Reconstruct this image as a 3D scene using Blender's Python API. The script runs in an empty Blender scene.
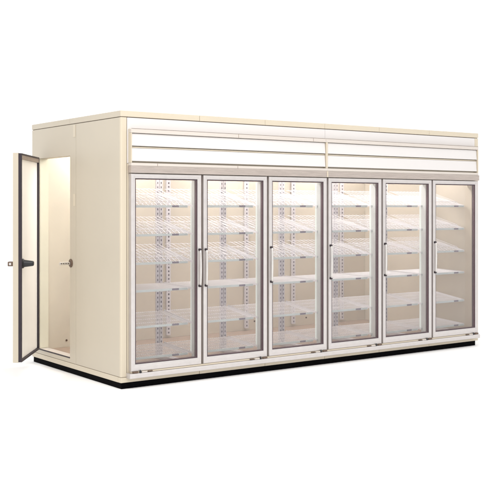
import bpy, bmesh, math
from mathutils import Vector, Matrix

W, D, H = 4.568, 1.869, 2.40
PITCH = 0.743
C = bpy.context.scene.collection
sc = bpy.context.scene

# ------------------------------------------------------------------ materials
def mat(name, col, rough=0.5, metal=0.0, noise=0.0, nscale=3.0, stretch=(1, 1, 1), bump=0.0, bscale=200.0, rvar=0.0, spec=0.5, coat=0.0):
    m = bpy.data.materials.new(name); m.use_nodes = True
    nt = m.node_tree; b = nt.nodes['Principled BSDF']
    b.inputs['Base Color'].default_value = (*col, 1)
    b.inputs['Roughness'].default_value = rough
    b.inputs['Metallic'].default_value = metal
    b.inputs['Specular IOR Level'].default_value = spec
    b.inputs['Coat Weight'].default_value = coat
    tc = nt.nodes.new('ShaderNodeTexCoord')
    mp = nt.nodes.new('ShaderNodeMapping'); mp.inputs['Scale'].default_value = stretch
    nt.links.new(tc.outputs['Object'], mp.inputs['Vector'])
    if noise or rvar:
        n = nt.nodes.new('ShaderNodeTexNoise'); n.inputs['Scale'].default_value = nscale
        n.inputs['Detail'].default_value = 6; n.inputs['Roughness'].default_value = 0.6
        nt.links.new(mp.outputs['Vector'], n.inputs['Vector'])
        if noise:
            r = nt.nodes.new('ShaderNodeMapRange')
            r.inputs['From Min'].default_value = .3; r.inputs['From Max'].default_value = .7
            r.inputs['To Min'].default_value = 1 - noise; r.inputs['To Max'].default_value = 1 + noise
            nt.links.new(n.outputs['Fac'], r.inputs['Value'])
            v = nt.nodes.new('ShaderNodeVectorMath'); v.operation = 'SCALE'
            v.inputs[0].default_value = col
            nt.links.new(r.outputs['Result'], v.inputs['Scale'])
            nt.links.new(v.outputs['Vector'], b.inputs['Base Color'])
        if rvar:
            r2 = nt.nodes.new('ShaderNodeMapRange')
            r2.inputs['From Min'].default_value = .3; r2.inputs['From Max'].default_value = .7
            r2.inputs['To Min'].default_value = rough - rvar; r2.inputs['To Max'].default_value = rough + rvar
            nt.links.new(n.outputs['Fac'], r2.inputs['Value'])
            nt.links.new(r2.outputs['Result'], b.inputs['Roughness'])
    if bump:
        n2 = nt.nodes.new('ShaderNodeTexNoise'); n2.inputs['Scale'].default_value = bscale
        n2.inputs['Detail'].default_value = 3
        nt.links.new(mp.outputs['Vector'], n2.inputs['Vector'])
        bp = nt.nodes.new('ShaderNodeBump'); bp.inputs['Strength'].default_value = bump
        bp.inputs['Distance'].default_value = 0.002
        nt.links.new(n2.outputs['Fac'], bp.inputs['Height'])
        nt.links.new(bp.outputs['Normal'], b.inputs['Normal'])
    return m

CREAM = (0.565, 0.495, 0.385)
M = {}
M['cream'] = mat('cream_enamel', CREAM, .42, noise=.025, nscale=1.6, bump=.12, bscale=90, rvar=.05)
M['side'] = mat('shaded_cream_enamel', (0.50, 0.442, 0.352), .45, noise=.03, nscale=1.3, bump=.15, bscale=90, rvar=.06)  # the same cream, with the shade of the side faces put into the colour
M['cream_in'] = mat('interior_enamel', (0.585, 0.525, 0.425), .5, noise=.04, nscale=2.2, bump=.2, bscale=60)
M['white'] = mat('white_enamel', (0.65, 0.62, 0.605), .4, noise=.012, nscale=2, bump=.06, bscale=60)
M['offwhite'] = mat('off_white_enamel', (0.57, 0.515, 0.465), .4, noise=.02, nscale=3)
M['liner'] = mat('door_liner', (0.80, 0.77, 0.72), .45, noise=.03, nscale=3, bump=.2, bscale=70)
M['alu'] = mat('satin_aluminium', (0.57, 0.535, 0.52), .42, metal=.55, noise=.05, nscale=30, stretch=(.6, 1, .6), rvar=.08)
M['header'] = mat('brushed_header', (0.50, 0.44, 0.40), .45, metal=.55, noise=.10, nscale=26, stretch=(.35, 1, 5), rvar=.1)
M['steel'] = mat('bright_steel', (0.66, 0.63, 0.60), .28, metal=.9, noise=.04, nscale=40)
M['gasket'] = mat('dark_gasket', (0.018, 0.010, 0.016), .55, noise=.2, nscale=25, bump=.3, bscale=80)
M['purple'] = mat('window_seal', (0.11, 0.065, 0.075), .45, noise=.05, nscale=8)
M['black'] = mat('black_plinth', (0.0022, 0.002, 0.0025), .7, noise=.3, nscale=10, spec=.03)
M['rubber'] = mat('black_plastic', (0.008, 0.008, 0.01), .4, noise=.2, nscale=30)
M['seam'] = mat('dark_seam', (0.10, 0.075, 0.055), .8)
M['bronze'] = mat('bronze_bracket', (0.13, 0.085, 0.06), .45, metal=.4, noise=.2, nscale=60)
M['wire'] = mat('white_wire', (0.84, 0.83, 0.84), .38, noise=.04, nscale=20)
M['post'] = mat('grey_post', (0.62, 0.59, 0.605), .45, noise=.05, nscale=15)
M['slotdark'] = mat('slot_shadow', (0.24, 0.21, 0.24), .8)
M['strip'] = mat('green_price_strip', (0.58, 0.64, 0.605), .3, noise=.05, nscale=12)
M['tag'] = mat('grey_tag', (0.22, 0.19, 0.22), .5, noise=.1, nscale=50)
M['mullion'] = mat('mullion_grey', (0.66, 0.68, 0.65), .4, noise=.03, nscale=10)
M['floor_in'] = mat('cooler_floor', (0.32, 0.235, 0.18), .45, noise=.12, nscale=6, bump=.3, bscale=40)
M['brown'] = mat('frame_brown', (0.24, 0.18, 0.14), .5, noise=.08, nscale=14)
M['floor'] = mat('white_studio_floor', (0.93, 0.93, 0.93), .75, noise=.008, nscale=.7, spec=.1)

def emis(name, col, s, base=(.8, .8, .8)):
    m = bpy.data.materials.new(name); m.use_nodes = True
    b = m.node_tree.nodes['Principled BSDF']
    b.inputs['Base Color'].default_value = (*base, 1)
    b.inputs['Emission Color'].default_value = (*col, 1); b.inputs['Emission Strength'].default_value = s
    b.inputs['Roughness'].default_value = .35
    return m
M['lamp'] = emis('ceiling_diffuser', (1, .995, .98), 31.0)
M['tube'] = emis('mullion_tube', (.93, 1, .95), .35, (.6, .66, .6))

def glass():
    m = bpy.data.materials.new('door_glass'); m.use_nodes = True
    nt = m.node_tree; nt.nodes.clear()
    o = nt.nodes.new('ShaderNodeOutputMaterial'); mx = nt.nodes.new('ShaderNodeMixShader')
    t = nt.nodes.new('ShaderNodeBsdfTransparent'); t.inputs['Color'].default_value = (.948, .942, .947, 1)
    g = nt.nodes.new('ShaderNodeBsdfGlossy'); g.inputs['Roughness'].default_value = .02
    f = nt.nodes.new('ShaderNodeFresnel'); 
    # the pane is a thin sheet: use the same index on both of its faces
    ge = nt.nodes.new('ShaderNodeNewGeometry'); ir = nt.nodes.new('ShaderNodeMapRange')
    ir.inputs['To Min'].default_value = 1.40; ir.inputs['To Max'].default_value = 1 / 1.40
    nt.links.new(ge.outputs['Backfacing'], ir.inputs['Value']); nt.links.new(ir.outputs['Result'], f.inputs['IOR'])
    nt.links.new(f.outputs['Fac'], mx.inputs['Fac'])
    nt.links.new(t.outputs[0], mx.inputs[1]); nt.links.new(g.outputs[0], mx.inputs[2])
    nt.links.new(mx.outputs[0], o.inputs['Surface'])
    return m
M['glass'] = glass()

# ------------------------------------------------------------------ mesh helpers
def box(bm, x0, x1, y0, y1, z0, z1, bev=0.0, seg=2):
    vs = [bm.verts.new((x, y, z)) for x in (x0, x1) for y in (y0, y1) for z in (z0, z1)]
    idx = [(0, 1, 3, 2), (4, 6, 7, 5), (0, 4, 5, 1), (2, 3, 7, 6), (0, 2, 6, 4), (1, 5, 7, 3)]
    fs = [bm.faces.new([vs[i] for i in f]) for f in idx]
    bmesh.ops.recalc_face_normals(bm, faces=fs)
    if bev:
        es = {e for f in fs for e in f.edges}
        bmesh.ops.bevel(bm, geom=list(es), offset=bev, segments=seg, profile=.5, affect='EDGES')

def tube(bm, pts, r, n=6, cap=True):
    pts = [Vector(p) for p in pts]; rings = []
    for i, p in enumerate(pts):
        d = (pts[min(i + 1, len(pts) - 1)] - pts[max(i - 1, 0)]).normalized()
        a = d.cross(Vector((0, 0, 1)) if abs(d.z) < .9 else Vector((1, 0, 0))).normalized(); b = d.cross(a)
        rr = r[i] if isinstance(r, (list, tuple)) else r
        rings.append([bm.verts.new(p + a * rr * math.cos(2 * math.pi * k / n) + b * rr * math.sin(2 * math.pi * k / n)) for k in range(n)])
    for A, B in zip(rings, rings[1:]):
        for k in range(n):
            bm.faces.new((A[k], A[(k + 1) % n], B[(k + 1) % n], B[k]))
    if cap:
        bm.faces.new(rings[0][::-1]); bm.faces.new(rings[-1])

def cells(bm, us, vs, holes, axis, w0, w1):
    """plate with rectangular holes: us x vs grid, extruded from w0 to w1 along axis ('x' or 'y')"""
    P = lambda u, v: (w0, u, v) if axis == 'x' else (u, w0, v)
    g = [[bm.verts.new(P(u, v)) for v in vs] for u in us]
    fs = [bm.faces.new((g[i][j], g[i + 1][j], g[i + 1][j + 1], g[i][j + 1]))
          for i in range(len(us) - 1) for j in range(len(vs) - 1) if (i, j) not in holes]
    loose = [v for r in g for v in r if not v.link_faces]
    r = bmesh.ops.extrude_face_region(bm, geom=fs)
    d = Vector((w1 - w0, 0, 0)) if axis == 'x' else Vector((0, w1 - w0, 0))
    bmesh.ops.translate(bm, vec=d, verts=[e for e in r['geom'] if isinstance(e, bmesh.types.BMVert)])
    if loose: bmesh.ops.delete(bm, geom=loose, context='VERTS')
    bmesh.ops.recalc_face_normals(bm, faces=bm.faces[:])

def obj(name, bm, m, parent=None, smooth=False):
    me = bpy.data.meshes.new(name); bmesh.ops.recalc_face_normals(bm, faces=bm.faces[:]); bm.to_mesh(me); bm.free()
    if isinstance(m, str): m = M[m]
    me.materials.append(m)
    if smooth:
        for p in me.polygons: p.use_smooth = True
    o = bpy.data.objects.new(name, me); C.objects.link(o)
    if parent: o.parent = parent
    return o

def bx(name, m, parent, *a, bev=0.002, seg=2):
    bm = bmesh.new(); box(bm, *a, bev=bev, seg=seg)
    return obj(name, bm, m, parent)

def thing(name, label, cat, loc=(0, 0, 0), group=None):
    o = bpy.data.objects.new(name, None); C.objects.link(o); o.location = loc
    o.empty_display_size = .2
    o['label'] = label; o['category'] = cat
    if group: o['group'] = group
    return o

# ------------------------------------------------------------------ the cooler
cooler = thing('walk_in_cooler', 'long cream walk-in display cooler with six glass doors and an open side door', 'walk-in cooler')
T = 0.10                    # wall thickness
ZB, ZT = 0.104, 2.343       # panel bottom / top
SEAM = 0.868                # vertical panel joint on the left side
OP0, OP1, OZ0, OZ1 = 0.996, 1.715, 0.141, 2.052

# left side: plain panel, and the panel with the doorway
# outer skin, and a lighter inner lining as the same sandwich panel's inner face
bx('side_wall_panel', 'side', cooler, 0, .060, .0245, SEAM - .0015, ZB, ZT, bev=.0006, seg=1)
bx('side_wall_core', 'cream_in', cooler, .0605, T - .0045, T - .003, SEAM - .0015, ZB, ZT, bev=0)
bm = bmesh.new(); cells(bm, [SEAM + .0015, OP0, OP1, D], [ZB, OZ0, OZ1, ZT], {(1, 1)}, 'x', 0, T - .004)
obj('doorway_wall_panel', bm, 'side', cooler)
bx('panel_seam', 'seam', cooler, .0025, .059, SEAM - .0014, SEAM + .0014, ZB + .003, ZT - .003, bev=0)
bm = bmesh.new(); cells(bm, [T + .001, OP0, OP1, D - T], [.13, OZ0, OZ1, 2.29], {(1, 1)}, 'x', T - .004, T)
obj('side_wall_lining', bm, 'cream_in', cooler)
# doorway jamb lining
jm = mat('jamb_cream', (.66, .62, .49), .5, noise=.03, nscale=5)
bx('doorway_jamb', jm, cooler, .012, T + .004, OP1 - .008, OP1 - .0005, OZ0 + .012, OZ1 - .001, bev=.001)
bx('doorway_threshold', 'gasket', cooler, -.003, .010, OP0 + .001, OP1 - .009, OZ0 + .0005, OZ0 + .011, bev=.002)
bx('doorway_sill', 'offwhite', cooler, .0105, T + .003, OP0 + .001, OP1 - .009, OZ0 + .0005, OZ0 + .010, bev=.002)
bx('doorway_frame_strip', 'brown', cooler, -.006, -.0005, OP1 - .004, OP1 + .022, OZ0 - .006, OZ1 + .006, bev=.002)

# back, right side, roof, inside floor
bx('back_wall_panel', 'side', cooler, T, W - T, D - T + .004, D, ZB, ZT, bev=.003)
bx('back_wall_lining', 'cream_in', cooler, T + .001, W - T - .001, D - T, D - T + .0035, .131, 2.289, bev=0)
bx('side_wall_panel', 'side', cooler, W - T + .004, W, .004, D, ZB, ZT, bev=.006)
bx('side_wall_lining', 'cream_in', cooler, W - T, W - T + .0035, T + .001, D - T - .001, .131, 2.289, bev=0)
bx('roof_panel', 'cream_in', cooler, T + .002, W - T - .002, T + .002, D - T - .002, 2.29, 2.385, bev=.002)
bx('cooler_floor', 'floor_in', cooler, T, W - T, .052, D - T, .056, .13, bev=0)

# plinth
bm = bmesh.new(); box(bm, .010, W - .035, .010, D - .012, 0.0, .0525, bev=.002)
obj('plinth', bm, 'black', cooler)

# base trim (segments) and cap trim (segments)
def runs(front_cuts):
    xs = [0] + list(front_cuts) + [W]
    return zip(xs, xs[1:])
cuts = [.806 + PITCH * k for k in range(5)]
for i, (a, b) in enumerate(runs(cuts)):
    bx('base_trim', 'cream', cooler, a + (.0015 if i else 0), b - (.0015 if i < 5 else 0), 0, .05, .0535, .100, bev=.004 if i == 0 else .0015)
    bx('cap_trim', 'cream', cooler, a + (.0012 if i else -.003), b - (.0012 if i < 5 else -.003), -.003, .012 if i == 0 else T, 2.3485, H, bev=.004 if i == 0 else .0015)
bx('base_trim', 'cream', cooler, 0, .05, .0512, D, .0535, .100, bev=.002)
bx('base_trim', 'cream', cooler, W - .05, W, .0512, D, .0535, .100, bev=.002)
bx('base_trim', 'cream', cooler, .0512, W - .0512, D - .05, D, .0535, .100, bev=.002)
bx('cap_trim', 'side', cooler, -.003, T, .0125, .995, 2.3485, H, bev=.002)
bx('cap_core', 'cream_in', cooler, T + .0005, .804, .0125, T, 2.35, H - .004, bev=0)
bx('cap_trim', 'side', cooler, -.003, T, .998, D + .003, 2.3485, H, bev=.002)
bx('cap_trim', 'cream', cooler, W - T, W + .003, T + .001, D + .003, 2.3485, H, bev=.002)
bx('cap_trim', 'cream', cooler, T + .001, W - T - .001, D - T, D + .003, 2.3485, H, bev=.002)
bm = bmesh.new()
for z0, z1 in ((ZT + .0002, 2.3483), (.1002, ZB - .0002)):
    box(bm, .006, W - .006, .006, .045, z0, z1); box(bm, .006, .045, .046, D - .006, z0, z1)
    box(bm, W - .045, W - .006, .046, D - .006, z0, z1); box(bm, .046, W - .046, D - .045, D - .006, z0, z1)
obj('trim_joint', bm, 'seam', cooler)

# small latch covers on the side joint
for z in (2.222, 1.578):
    bx('cover_plate', 'cream', cooler, -.003, -.0004, SEAM + .012, SEAM + .058, z, z + .112, bev=.001)

# corner posts of the front
bm = bmesh.new()
pf = [(.055, -.001), (.055, .0242), (0, .0242)] + [(.010 - .010 * math.cos(a), .009 - .010 * math.sin(a)) for a in [math.pi / 2 * k / 6 for k in range(7)]]
A = [bm.verts.new((x, y, ZB)) for x, y in pf]; B = [bm.verts.new((x, y, ZT)) for x, y in pf]
for i in range(len(pf)): bm.faces.new((A[i], A[(i + 1) % len(pf)], B[(i + 1) % len(pf)], B[i]))
bm.faces.new(A[::-1]); bm.faces.new(B)
obj('corner_post', bm, 'cream', cooler)
bx('corner_post', 'cream', cooler, W - .055, W, -.001, .0035, ZB, ZT, bev=.0015)
bx('post_seam', 'seam', cooler, .0553, .0607, .004, .0242, ZB + .004, ZT - .004, bev=0)
# surround behind the doors: stiles, mullions, head and foot
ZD0, ZD1 = .150, 1.857      # glass door bottom/top
bx('surround_stile', 'cream', cooler, .061, .112, 0, T - .004, ZB + .002, 1.945, bev=.0015)
bx('surround_stile', 'cream', cooler, 4.462, 4.5115, 0, T - .004, ZB + .002, 1.945, bev=.0015)
bx('surround_head', 'cream', cooler, .1125, 4.4615, .002, .09, 1.83, 1.944, bev=.0015)
bx('surround_foot', 'cream', cooler, .1125, 4.4615, .002, .0515, ZB + .002, .20, bev=.0015)
for k in range(5):
    x = .806 + PITCH * k
    bx('mullion', 'mullion', cooler, x - .026, x + .026, .003, .095, .2003, 1.8297, bev=.003)
    bx('door_gap_strip', 'brown', cooler, x - .014, x + .014, -.012, -.001, .155, 1.855, bev=.001)
    bx('mullion_light', 'tube', cooler, x - .018, x + .018, .0955, .135, .24, 1.80, bev=.012, seg=4)
# fascia
bx('fascia_panel', 'white', cooler, .0612, 2.2965, 0, .05, 1.947, ZT - .001, bev=.002)
bx('fascia_panel', 'white', cooler, 2.299, W - .0565, 0, .05, 1.947, ZT - .001, bev=.002)
bx('upper_wall_panel', 'cream_in', cooler, T, W - T, .0505, T - .004, 1.95, ZT - .001, bev=0)
bx('upper_wall_panel', 'cream_in', cooler, .0612, T-.0005, .0505, T - .004, 1.95, ZT - .001, bev=0)

# louvre canopy
canopy = bx('canopy_housing', 'cream', cooler, .072, 4.508, -.014, -.001, 1.951, 2.2435, bev=.001)
bx('top_rail', 'offwhite', canopy, .072, 2.265, -.055, -.0145, 2.2085, 2.2435, bev=.003)
bx('top_rail', 'offwhite', canopy, 2.2665, 4.513, -.055, -.0145, 2.2085, 2.2435, bev=.003)
bx('rail_line', 'bronze', canopy, .074, 4.511, -.0545, -.0515, 2.2437, 2.2462, bev=0)  # thin dark strip along the top front edge of the rail
for x in (1.20, 2.10):
    bx('rail_seam', 'brown', canopy, x, x + .004, -.0558, -.0551, 2.210, 2.242, bev=0)
for x in (.33, 1.19):
    bx('rail_seam', 'brown', canopy, x, x + .004, -.0568, -.0561, 1.926, 1.9485, bev=0)
bx('bottom_rail', 'offwhite', canopy, .072, 4.513, -.056, -.001, 1.9245, 1.9500, bev=.003)
for a, b in ((.072, .079), (4.500, 4.513), (2.268, 2.288)):
    bx('end_stile', 'cream', canopy, a, b, -.054, -.0145, 1.9505, 2.208, bev=.001)
def louvre(x0, x1, z0, z1):
    bm = bmesh.new()
    prof = [(-.030, z1), (-.038, z1 - .001), (-.046, z0 + .012), (-.048, z0 + .004), (-.046, z0), (-.036, z0), (-.036, z0 + .003), (-.042, z0 + .005)]
    prof += [(-.031, z1 - .006)]
    A = [bm.verts.new((x0, y, z)) for y, z in prof]; B = [bm.verts.new((x1, y, z)) for y, z in prof]
    n = len(prof)
    for i in range(n): bm.faces.new((A[i], A[(i + 1) % n], B[(i + 1) % n], B[i]))
    bm.faces.new(A[::-1]); bm.faces.new(B)
    obj('louvre', bm, 'white', canopy)
for a, b in ((.0815, 2.2625), (2.2935, 4.495)):
    louvre(a, b, 2.098, 2.204); louvre(a, b, 1.966, 2.078)
    bx('louvre_ledge', 'cream', canopy, a, b, -.036, -.0145, 2.080, 2.089, bev=.001)

# ribbed brushed header above the doors
bm = bmesh.new(); n = 6; z0, z1 = 1.8635, 1.9235; st = (z1 - z0) / n
prof = [(-.001, z0), (-.058, z0)]
for i in range(n):
    prof += [(-.058, z0 + st * (i + .05)), (-.0605, z0 + st * (i + .3)), (-.0605, z0 + st * (i + .7)), (-.058, z0 + st * (i + .95))]
prof += [(-.058, z1), (-.001, z1)]
A = [bm.verts.new((.068, y, z)) for y, z in prof]; B = [bm.verts.new((4.522, y, z)) for y, z in prof]
for i in range(len(prof)): bm.faces.new((A[i], A[(i + 1) % len(prof)], B[(i + 1) % len(prof)], B[i]))
bm.faces.new(A[::-1]); bm.faces.new(B)
obj('header_rail', bm, 'header', cooler)
bx('header_joint', 'cream', cooler, 2.272, 2.286, -.0625, -.0585, 1.864, 1.9228, bev=.0008)

# sill rail below the doors
bm = bmesh.new()
prof = [(-.001, .092), (-.064, .092), (-.070, .096), (-.070, .124), (-.064, .134), (-.001, .136)]
A = [bm.verts.new((.052, y, z)) for y, z in prof]; B = [bm.verts.new((4.522, y, z)) for y, z in prof]
for i in range(len(prof)): bm.faces.new((A[i], A[(i + 1) % len(prof)], B[(i + 1) % len(prof)], B[i]))
bm.faces.new(A[::-1]); bm.faces.new(B)
obj('sill_rail', bm, 'alu', cooler)
bx('sill_channel', 'cream', cooler, .080, 4.505, -.050, -.001, .1365, .1485, bev=0)

# ------------------------------------------------------------------ glass doors
DW = .719
def make_door(x, hinge_left):
    d = bpy.data.objects.new('glass_door', None); C.objects.link(d); d.parent = cooler; d.location = (x, 0, 0)
    d.empty_display_size = .1
    # mitred frame with a stepped profile: (inset from outer edge, y)
    prof = [(0, -.004), (0, -.046), (.003, -.050), (.024, -.050), (.028, -.047), (.038, -.047), (.040, -.044), (.040, -.004)]
    bm = bmesh.new(); rings = []
    bot = .020  # bottom rail taller
    for s, y in prof:
        k = s / .040
        rings.append([bm.verts.new(p) for p in ((s, y, ZD0 + s + bot * k), (DW - s, y, ZD0 + s + bot * k), (DW - s, y, ZD1 - s), (s, y, ZD1 - s))])
    for A, B in zip(rings, rings[1:] + rings[:1]):
        for k in range(4): bm.faces.new((A[k], A[(k + 1) % 4], B[(k + 1) % 4], B[k]))
    obj('door_frame', bm, 'alu', d)
    # window seal
    a0, a1, c0, c1 = .0405, DW - .0405, ZD0 + .0605, ZD1 - .0405
    bm = bmesh.new(); g = .009
    cells(bm, [a0, a0 + g, a1 - g, a1], [c0, c0 + g, c1 - g, c1], {(1, 1)}, 'y', -.041, -.010)
    obj('window_seal', bm, 'purple', d)
    bm = bmesh.new(); q = .004
    cells(bm, [a0, a0 + q, a1 - q, a1], [c0, c0 + q, c1 - q, c1], {(1, 1)}, 'y', -.0435, -.0412)
    obj('window_bead', bm, 'gasket', d)
    for yy in (-.036, -.024):
        bm = bmesh.new(); box(bm, a0 + g - .001, a1 - g + .001, yy - .0012, yy + .0012, c0 + g - .001, c1 - g + .001)
        o = obj('glass_pane', bm, 'glass', d)
    # handle
    hx = DW - .021 if hinge_left else .021
    h = None
    bm = bmesh.new(); pts = []
    for i in range(13):
        t = i / 12; pts.append((hx, -.068 - .003 * math.sin(math.pi * t), .862 + .318 * t))
    tube(bm, pts, [.0085 + .0035 * math.sin(math.pi * i / 12) for i in range(13)], n=10)
    h = obj('handle', bm, 'steel', d, True)
    for z in (.858, 1.184):
        bm = bmesh.new(); tube(bm, [(hx, -.0502, z), (hx, -.064, z), (hx, -.074, z)], [.012, .011, .009], n=14)
        obj('handle_mount', bm, 'gasket', h, True)
    # bottom hinge hardware
    s = 1 if hinge_left else -1; hx = .0 if hinge_left else DW
    X = lambda a, b: (min(hx + s * a, hx + s * b), max(hx + s * a, hx + s * b))
    a, b = X(.008, .060); hb = bx('hinge_bracket', 'bronze', d, a, b, -.066, -.0505, .1365, .152, bev=.002)
    a, b = X(.076, .092)
    bm = bmesh.new(); m_ = (a + b) / 2
    tube(bm, [(m_, -.060, .137), (m_, -.060, .150), (m_, -.060, .161)], [.010, .009, .003], n=10); obj('hinge_pivot', bm, 'rubber', hb, True)
    a, b = X(.096, .150); bx('hinge_cover', 'offwhite', hb, a, b, -.064, -.0505, .1365, .147, bev=.002)
    a, b = X(.160, .205); bx('closer_slot', 'bronze', hb, a, b, -.0625, -.0505, .1395, .1475, bev=.001)
    return d
for k in range(6):
    make_door(.075 + PITCH * k, k == 0)

# ------------------------------------------------------------------ open side door
hingeP = Vector((DOORH := (-.012, 1.722))[:2]); freeP = None
CAM = Vector((-4.0374587, -7.4468129)); YAW = .62823115; F = 977.1067
fw = Vector((math.sin(YAW), math.cos(YAW))); rt = Vector((math.cos(YAW), -math.sin(YAW)))
# positions measured on the photograph's geometry: plan coordinates of the free and the hinge edge of the inner face
free = CAM + fw * 8.85 + rt * ((19.0 - 250) / F * 8.85)
hinge = CAM + fw * 9.66 + rt * ((37.0 - 250) / F * 9.66)
v = (free - hinge); L = v.length; v.normalize()
ang = math.atan2(v.y, v.x)
door = bpy.data.objects.new('access_door', None); C.objects.link(door); door.parent = cooler
door.location = (hinge.x, hinge.y, 0); door.rotation_euler = (0, 0, ang); door.empty_display_size = .2
# local x runs hinge -> free edge; inner face towards +y or -y ?
inner = 1 if Vector((-v.y, v.x)).dot(Vector((1, 0))) > 0 else -1
z0, z1 = .157, 2.060; th = .056
ys = lambda a, b: (min(a * -inner, b * -inner), max(a * -inner, b * -inner))   # a,b measured outward from the inner face
y = ys(.006, th); bx('door_leaf', 'liner' if False else 'side', door, 0, L, *y, z0, z1, bev=.003)
y = ys(-.024, .0058)
bm = bmesh.new(); cells(bm, [.004, .024, L - .020, L - .002], [z0 + .004, z0 + .022, z1 - .020, z1 - .004], {(1, 1)}, 'y', *y)
obj('door_gasket', bm, 'gasket', door)
y = ys(-.006, .0058); bx('door_liner', 'liner', door, .0245, L - .0205, *y, z0 + .0225, z1 - .0205, bev=.004, seg=3)
y = ys(-.0235, -.0062); bx('lit_head_strip', 'brown', door, .0245, L - .0205, *y, z1 - .056, z1 - .0205, bev=.001)  # top of the gasket frame, its lit look painted in brown
# inside release knob
bm = bmesh.new(); zk = 1.052; kx = L - .085
tube(bm, [(kx, inner * .0125, zk), (kx, inner * .022, zk), (kx, inner * .030, zk), (kx, inner * .11, zk), (kx, inner * .116, zk)], [.045, .044, .034, .023, .018], n=20)
obj('release_knob', bm, 'rubber', door)
# outside latch
lt = bx('latch_body', 'bronze', door, L - .075, L - .010, *ys(th + .0005, th + .050), zk - .022, zk + .020, bev=.006)
bx('latch_roller', 'steel', lt, L - .0098, L - .004, *ys(th + .016, th + .036), zk - .011, zk + .010, bev=.002)
for z in (.42, 1.80):
    bx('door_hinge', 'steel', door, -.012, .03, *ys(th + .0005, th + .012), z, z + .13, bev=.003)
# strike on the jamb
bm = bmesh.new(); tube(bm, [(-.0005, .975, 1.040), (-.006, .975, 1.040), (-.009, .975, 1.040)], [.040, .040, .034], n=24)
st_ = obj('strike_plate', bm, 'bronze', cooler)
bx('strike_bar', 'steel', st_, -.115, -.0092, .962, .986, 1.026, 1.052, bev=.004)
for i in range(4):
    bm = bmesh.new(); xx = -.105 + i * .024
    tube(bm, [(xx, .9617, 1.039), (xx, .9600, 1.039)], .006, n=10); obj('strike_bolt', bm, 'seam', st_)

# ------------------------------------------------------------------ back wall standards, screws
def slotted(name, m, parent, x, y, z0, z1, w=.030, step=.042):
    bm = bmesh.new()
    zs = [z0]; z = z0 + .02; holes = set(); j = 1
    while z + .02 < z1:
        zs += [z, z + .019]; holes.add((1, j)); j += 2; z += step
    zs.append(z1)
    cells(bm, [x - w / 2, x - w * .18, x + w * .18, x + w / 2], zs, holes, 'y', y, y + .002)
    box(bm, x - w / 2, x - w / 2 + .002, y + .0022, y + .022, z0, z1); box(bm, x + w / 2 - .002, x + w / 2, y + .0022, y + .022, z0, z1)
    o = obj(name, bm, m, parent)
    bm = bmesh.new(); box(bm, x - w / 2 + .0022, x + w / 2 - .0022, y + .010, y + .014, z0, z1)  # dark plate, its colour stands in for the shade behind the slots
    obj('slot_shade_plate', bm, 'slotdark', o)
    return o
for x in (1.535, 2.59, 3.285, 4.06):
    slotted('wall_standard', 'post', cooler, x, D - T - .03, .16, 2.2, w=.05)
for x, z in ((1.42, .22), (1.98, .22), (2.72, .23), (3.5, .22), (.33, .2)):
    bm = bmesh.new(); tube(bm, [(x, D - T - .0005, z), (x, D - T - .006, z)], .010, n=10); obj('wall_screw', bm, 'bronze', cooler)

# ceiling lights inside
for x in (.82, 2.28, 3.68):
    for y in (.42, 1.50):
        h = bx('ceiling_light', 'white', cooler, x - .56, x + .56, y - .08, y + .08, 2.25, 2.289, bev=.004)
        bx('light_diffuser', 'lamp', h, x - .54, x + .54, y - .06, y + .06, 2.232, 2.2498, bev=.004)

# ------------------------------------------------------------------ shelving units
SW, SD = .695, .50
ZS = [1.586, 1.331, 1.080, .838, .521, .248]
SL = [.237, .22, .205, .03, .14, .07]
def unit(first_x, label, s0=0.0):
    t = thing('wire_shelving_unit', label, 'shelving', (first_x, .08, .13), 'wire shelving units inside the cooler')
    for xx in (s0 - .025 if not s0 else s0 + .02, SW - .020):
        slotted('rear_post', 'post', t, xx, SD + .008, 0, 1.98, w=.030)
    for xx in (s0 - .025 if not s0 else s0 + .02, SW - .020):
        bx('foot', 'post', t, xx - .014, xx + .014, .06, SD + .006, .001, .035, bev=.002)
    for z, s in zip(ZS, SL):
        z -= .13 + .012
        f = lambda x, y: (x, y, z + y * s)
        bm = bmesh.new()
        for y in (.010, .13, .25, .37, SD - .004):
            tube(bm, [f(s0 + .004, y), f(SW - .004, y)], .0032 if y in (.010, SD - .004) else .0026, n=5)
        n = 20 if s > .18 else 28
        for i in range(n):
            x = s0 + .018 + (SW - s0 - .036) * i / (n - 1)
            tube(bm, [(x, .004, z + .004 + .004 * s), (x, SD - .004, z + .0045 + (SD - .004) * s)], .0022, n=4)
        if s > .18:   # cross rods that tie the raised lane rods together
            for y, dz in ((SD - .006, .0445 + .004 * s), (.10, .029)):
                tube(bm, [(s0 + .004, y, z + dz + y * s), (SW - .004, y, z + dz + y * s)], .0022, n=5)
        sh = obj('wire_shelf', bm, 'wire', t)
        if s > .18:
            for i in range(13):
                x = s0 + .03 + (SW - s0 - .06) * i / 12
                bm = bmesh.new(); h = .036
                tube(bm, [(x, .012, z + .006), (x, .10, z + .8 * h + .10 * s), (x, SD - .004, z + h + .012 + SD * s)], .0030, n=5)
                obj('lane_divider', bm, 'wire', sh)
        for x0, x1 in ((s0, s0 + .004), (SW - .004, SW)):
            bm = bmesh.new()
            vs = [bm.verts.new((x, y, z + y * s + dz)) for x in (x0, x1) for y in (.0, SD) for dz in (-.008, .012)]
            for q in ((0, 1, 3, 2), (4, 6, 7, 5), (0, 4, 5, 1), (2, 3, 7, 6), (0, 2, 6, 4), (1, 5, 7, 3)): bm.faces.new([vs[i] for i in q])
            obj('side_bar', bm, 'wire', sh)
        bx('price_strip', 'strip', sh, s0 + .003, SW - .012, -.006, -.0015, z - .010, z + .011, bev=.001)
        bx('price_tag', 'tag', sh, SW - .175, SW - .105, -.0095, -.0065, z - .007, z + .010, bev=.001)
    return t
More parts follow.
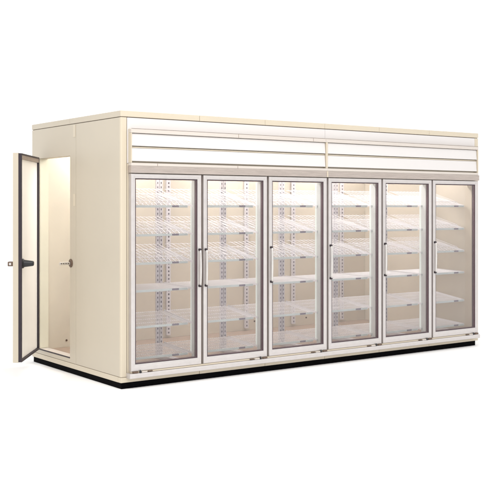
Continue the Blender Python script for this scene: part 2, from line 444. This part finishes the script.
labels = ['white wire shelving behind the first glass door, the door nearest the open side doorway',
          'white wire shelving behind the second glass door from the open side doorway',
          'white wire shelving behind the third glass door, left of the canopy post',
          'white wire shelving behind the fourth glass door, right of the canopy post',
          'white wire shelving behind the fifth glass door, next to the last door',
          'white wire shelving behind the last glass door, farthest from the open side doorway']
unit(.040, labels[0], .070)
u0 = unit(.040 + .7385, labels[1])
kids = {}
for o in list(bpy.data.objects): kids.setdefault(o.parent, []).append(o)
def dup(o, parent=None):
    c = o.copy(); C.objects.link(c)
    if parent: c.parent = parent
    for ch in kids.get(o, []): dup(ch, c)
    return c
for k in range(2, 6):
    u = dup(u0); u.location = (.040 + .7385 * k, .08, .13); u['label'] = labels[k]

# ------------------------------------------------------------------ setting
bm = bmesh.new(); S = 400
vs = [bm.verts.new(p) for p in ((-S, -S, 0), (S, -S, 0), (S, S, 0), (-S, S, 0))]; bm.faces.new(vs)
fl = obj('floor', bm, 'floor'); fl['kind'] = 'structure'
fl.location.z = -.001

# ------------------------------------------------------------------ light
w = bpy.data.worlds.new('World'); sc.world = w; w.use_nodes = True
bg = w.node_tree.nodes['Background']; bg.inputs['Color'].default_value = (1, 1, 1, 1); bg.inputs['Strength'].default_value = 1.28
def area(name, loc, target, sx, sy, e, col=(1, .97, .93)):
    l = bpy.data.lights.new(name, 'AREA'); l.shape = 'RECTANGLE'; l.size = sx; l.size_y = sy; l.energy = e; l.color = col
    o = bpy.data.objects.new(name, l); C.objects.link(o); o.location = loc
    o.rotation_euler = (Vector(target) - Vector(loc)).to_track_quat('-Z', 'Y').to_euler()
    return o
area('key_softbox', (-1.5, -4.0, 6.0), (1.0, 0, 1.4), 4, 3, 230)

# ------------------------------------------------------------------ camera
cam = bpy.data.cameras.new('camera'); co = bpy.data.objects.new('camera', cam); C.objects.link(co)
co.location = (CAM.x, CAM.y, 1.57944759); co.rotation_euler = (math.pi / 2, 0, -YAW)
cam.sensor_width = 36; cam.lens = F / 500 * 36; cam.shift_y = -(250 - 205.776) / 500
cam.clip_end = 2000
sc.camera = co
sc.view_settings.view_transform = 'Standard'; sc.view_settings.look = 'None'
sc.view_settings.exposure = 0; sc.view_settings.gamma = 1
sc.render.engine = 'CYCLES'
sc.cycles.transparent_max_bounces = 24; sc.cycles.max_bounces = 10
sc.cycles.use_denoising = True
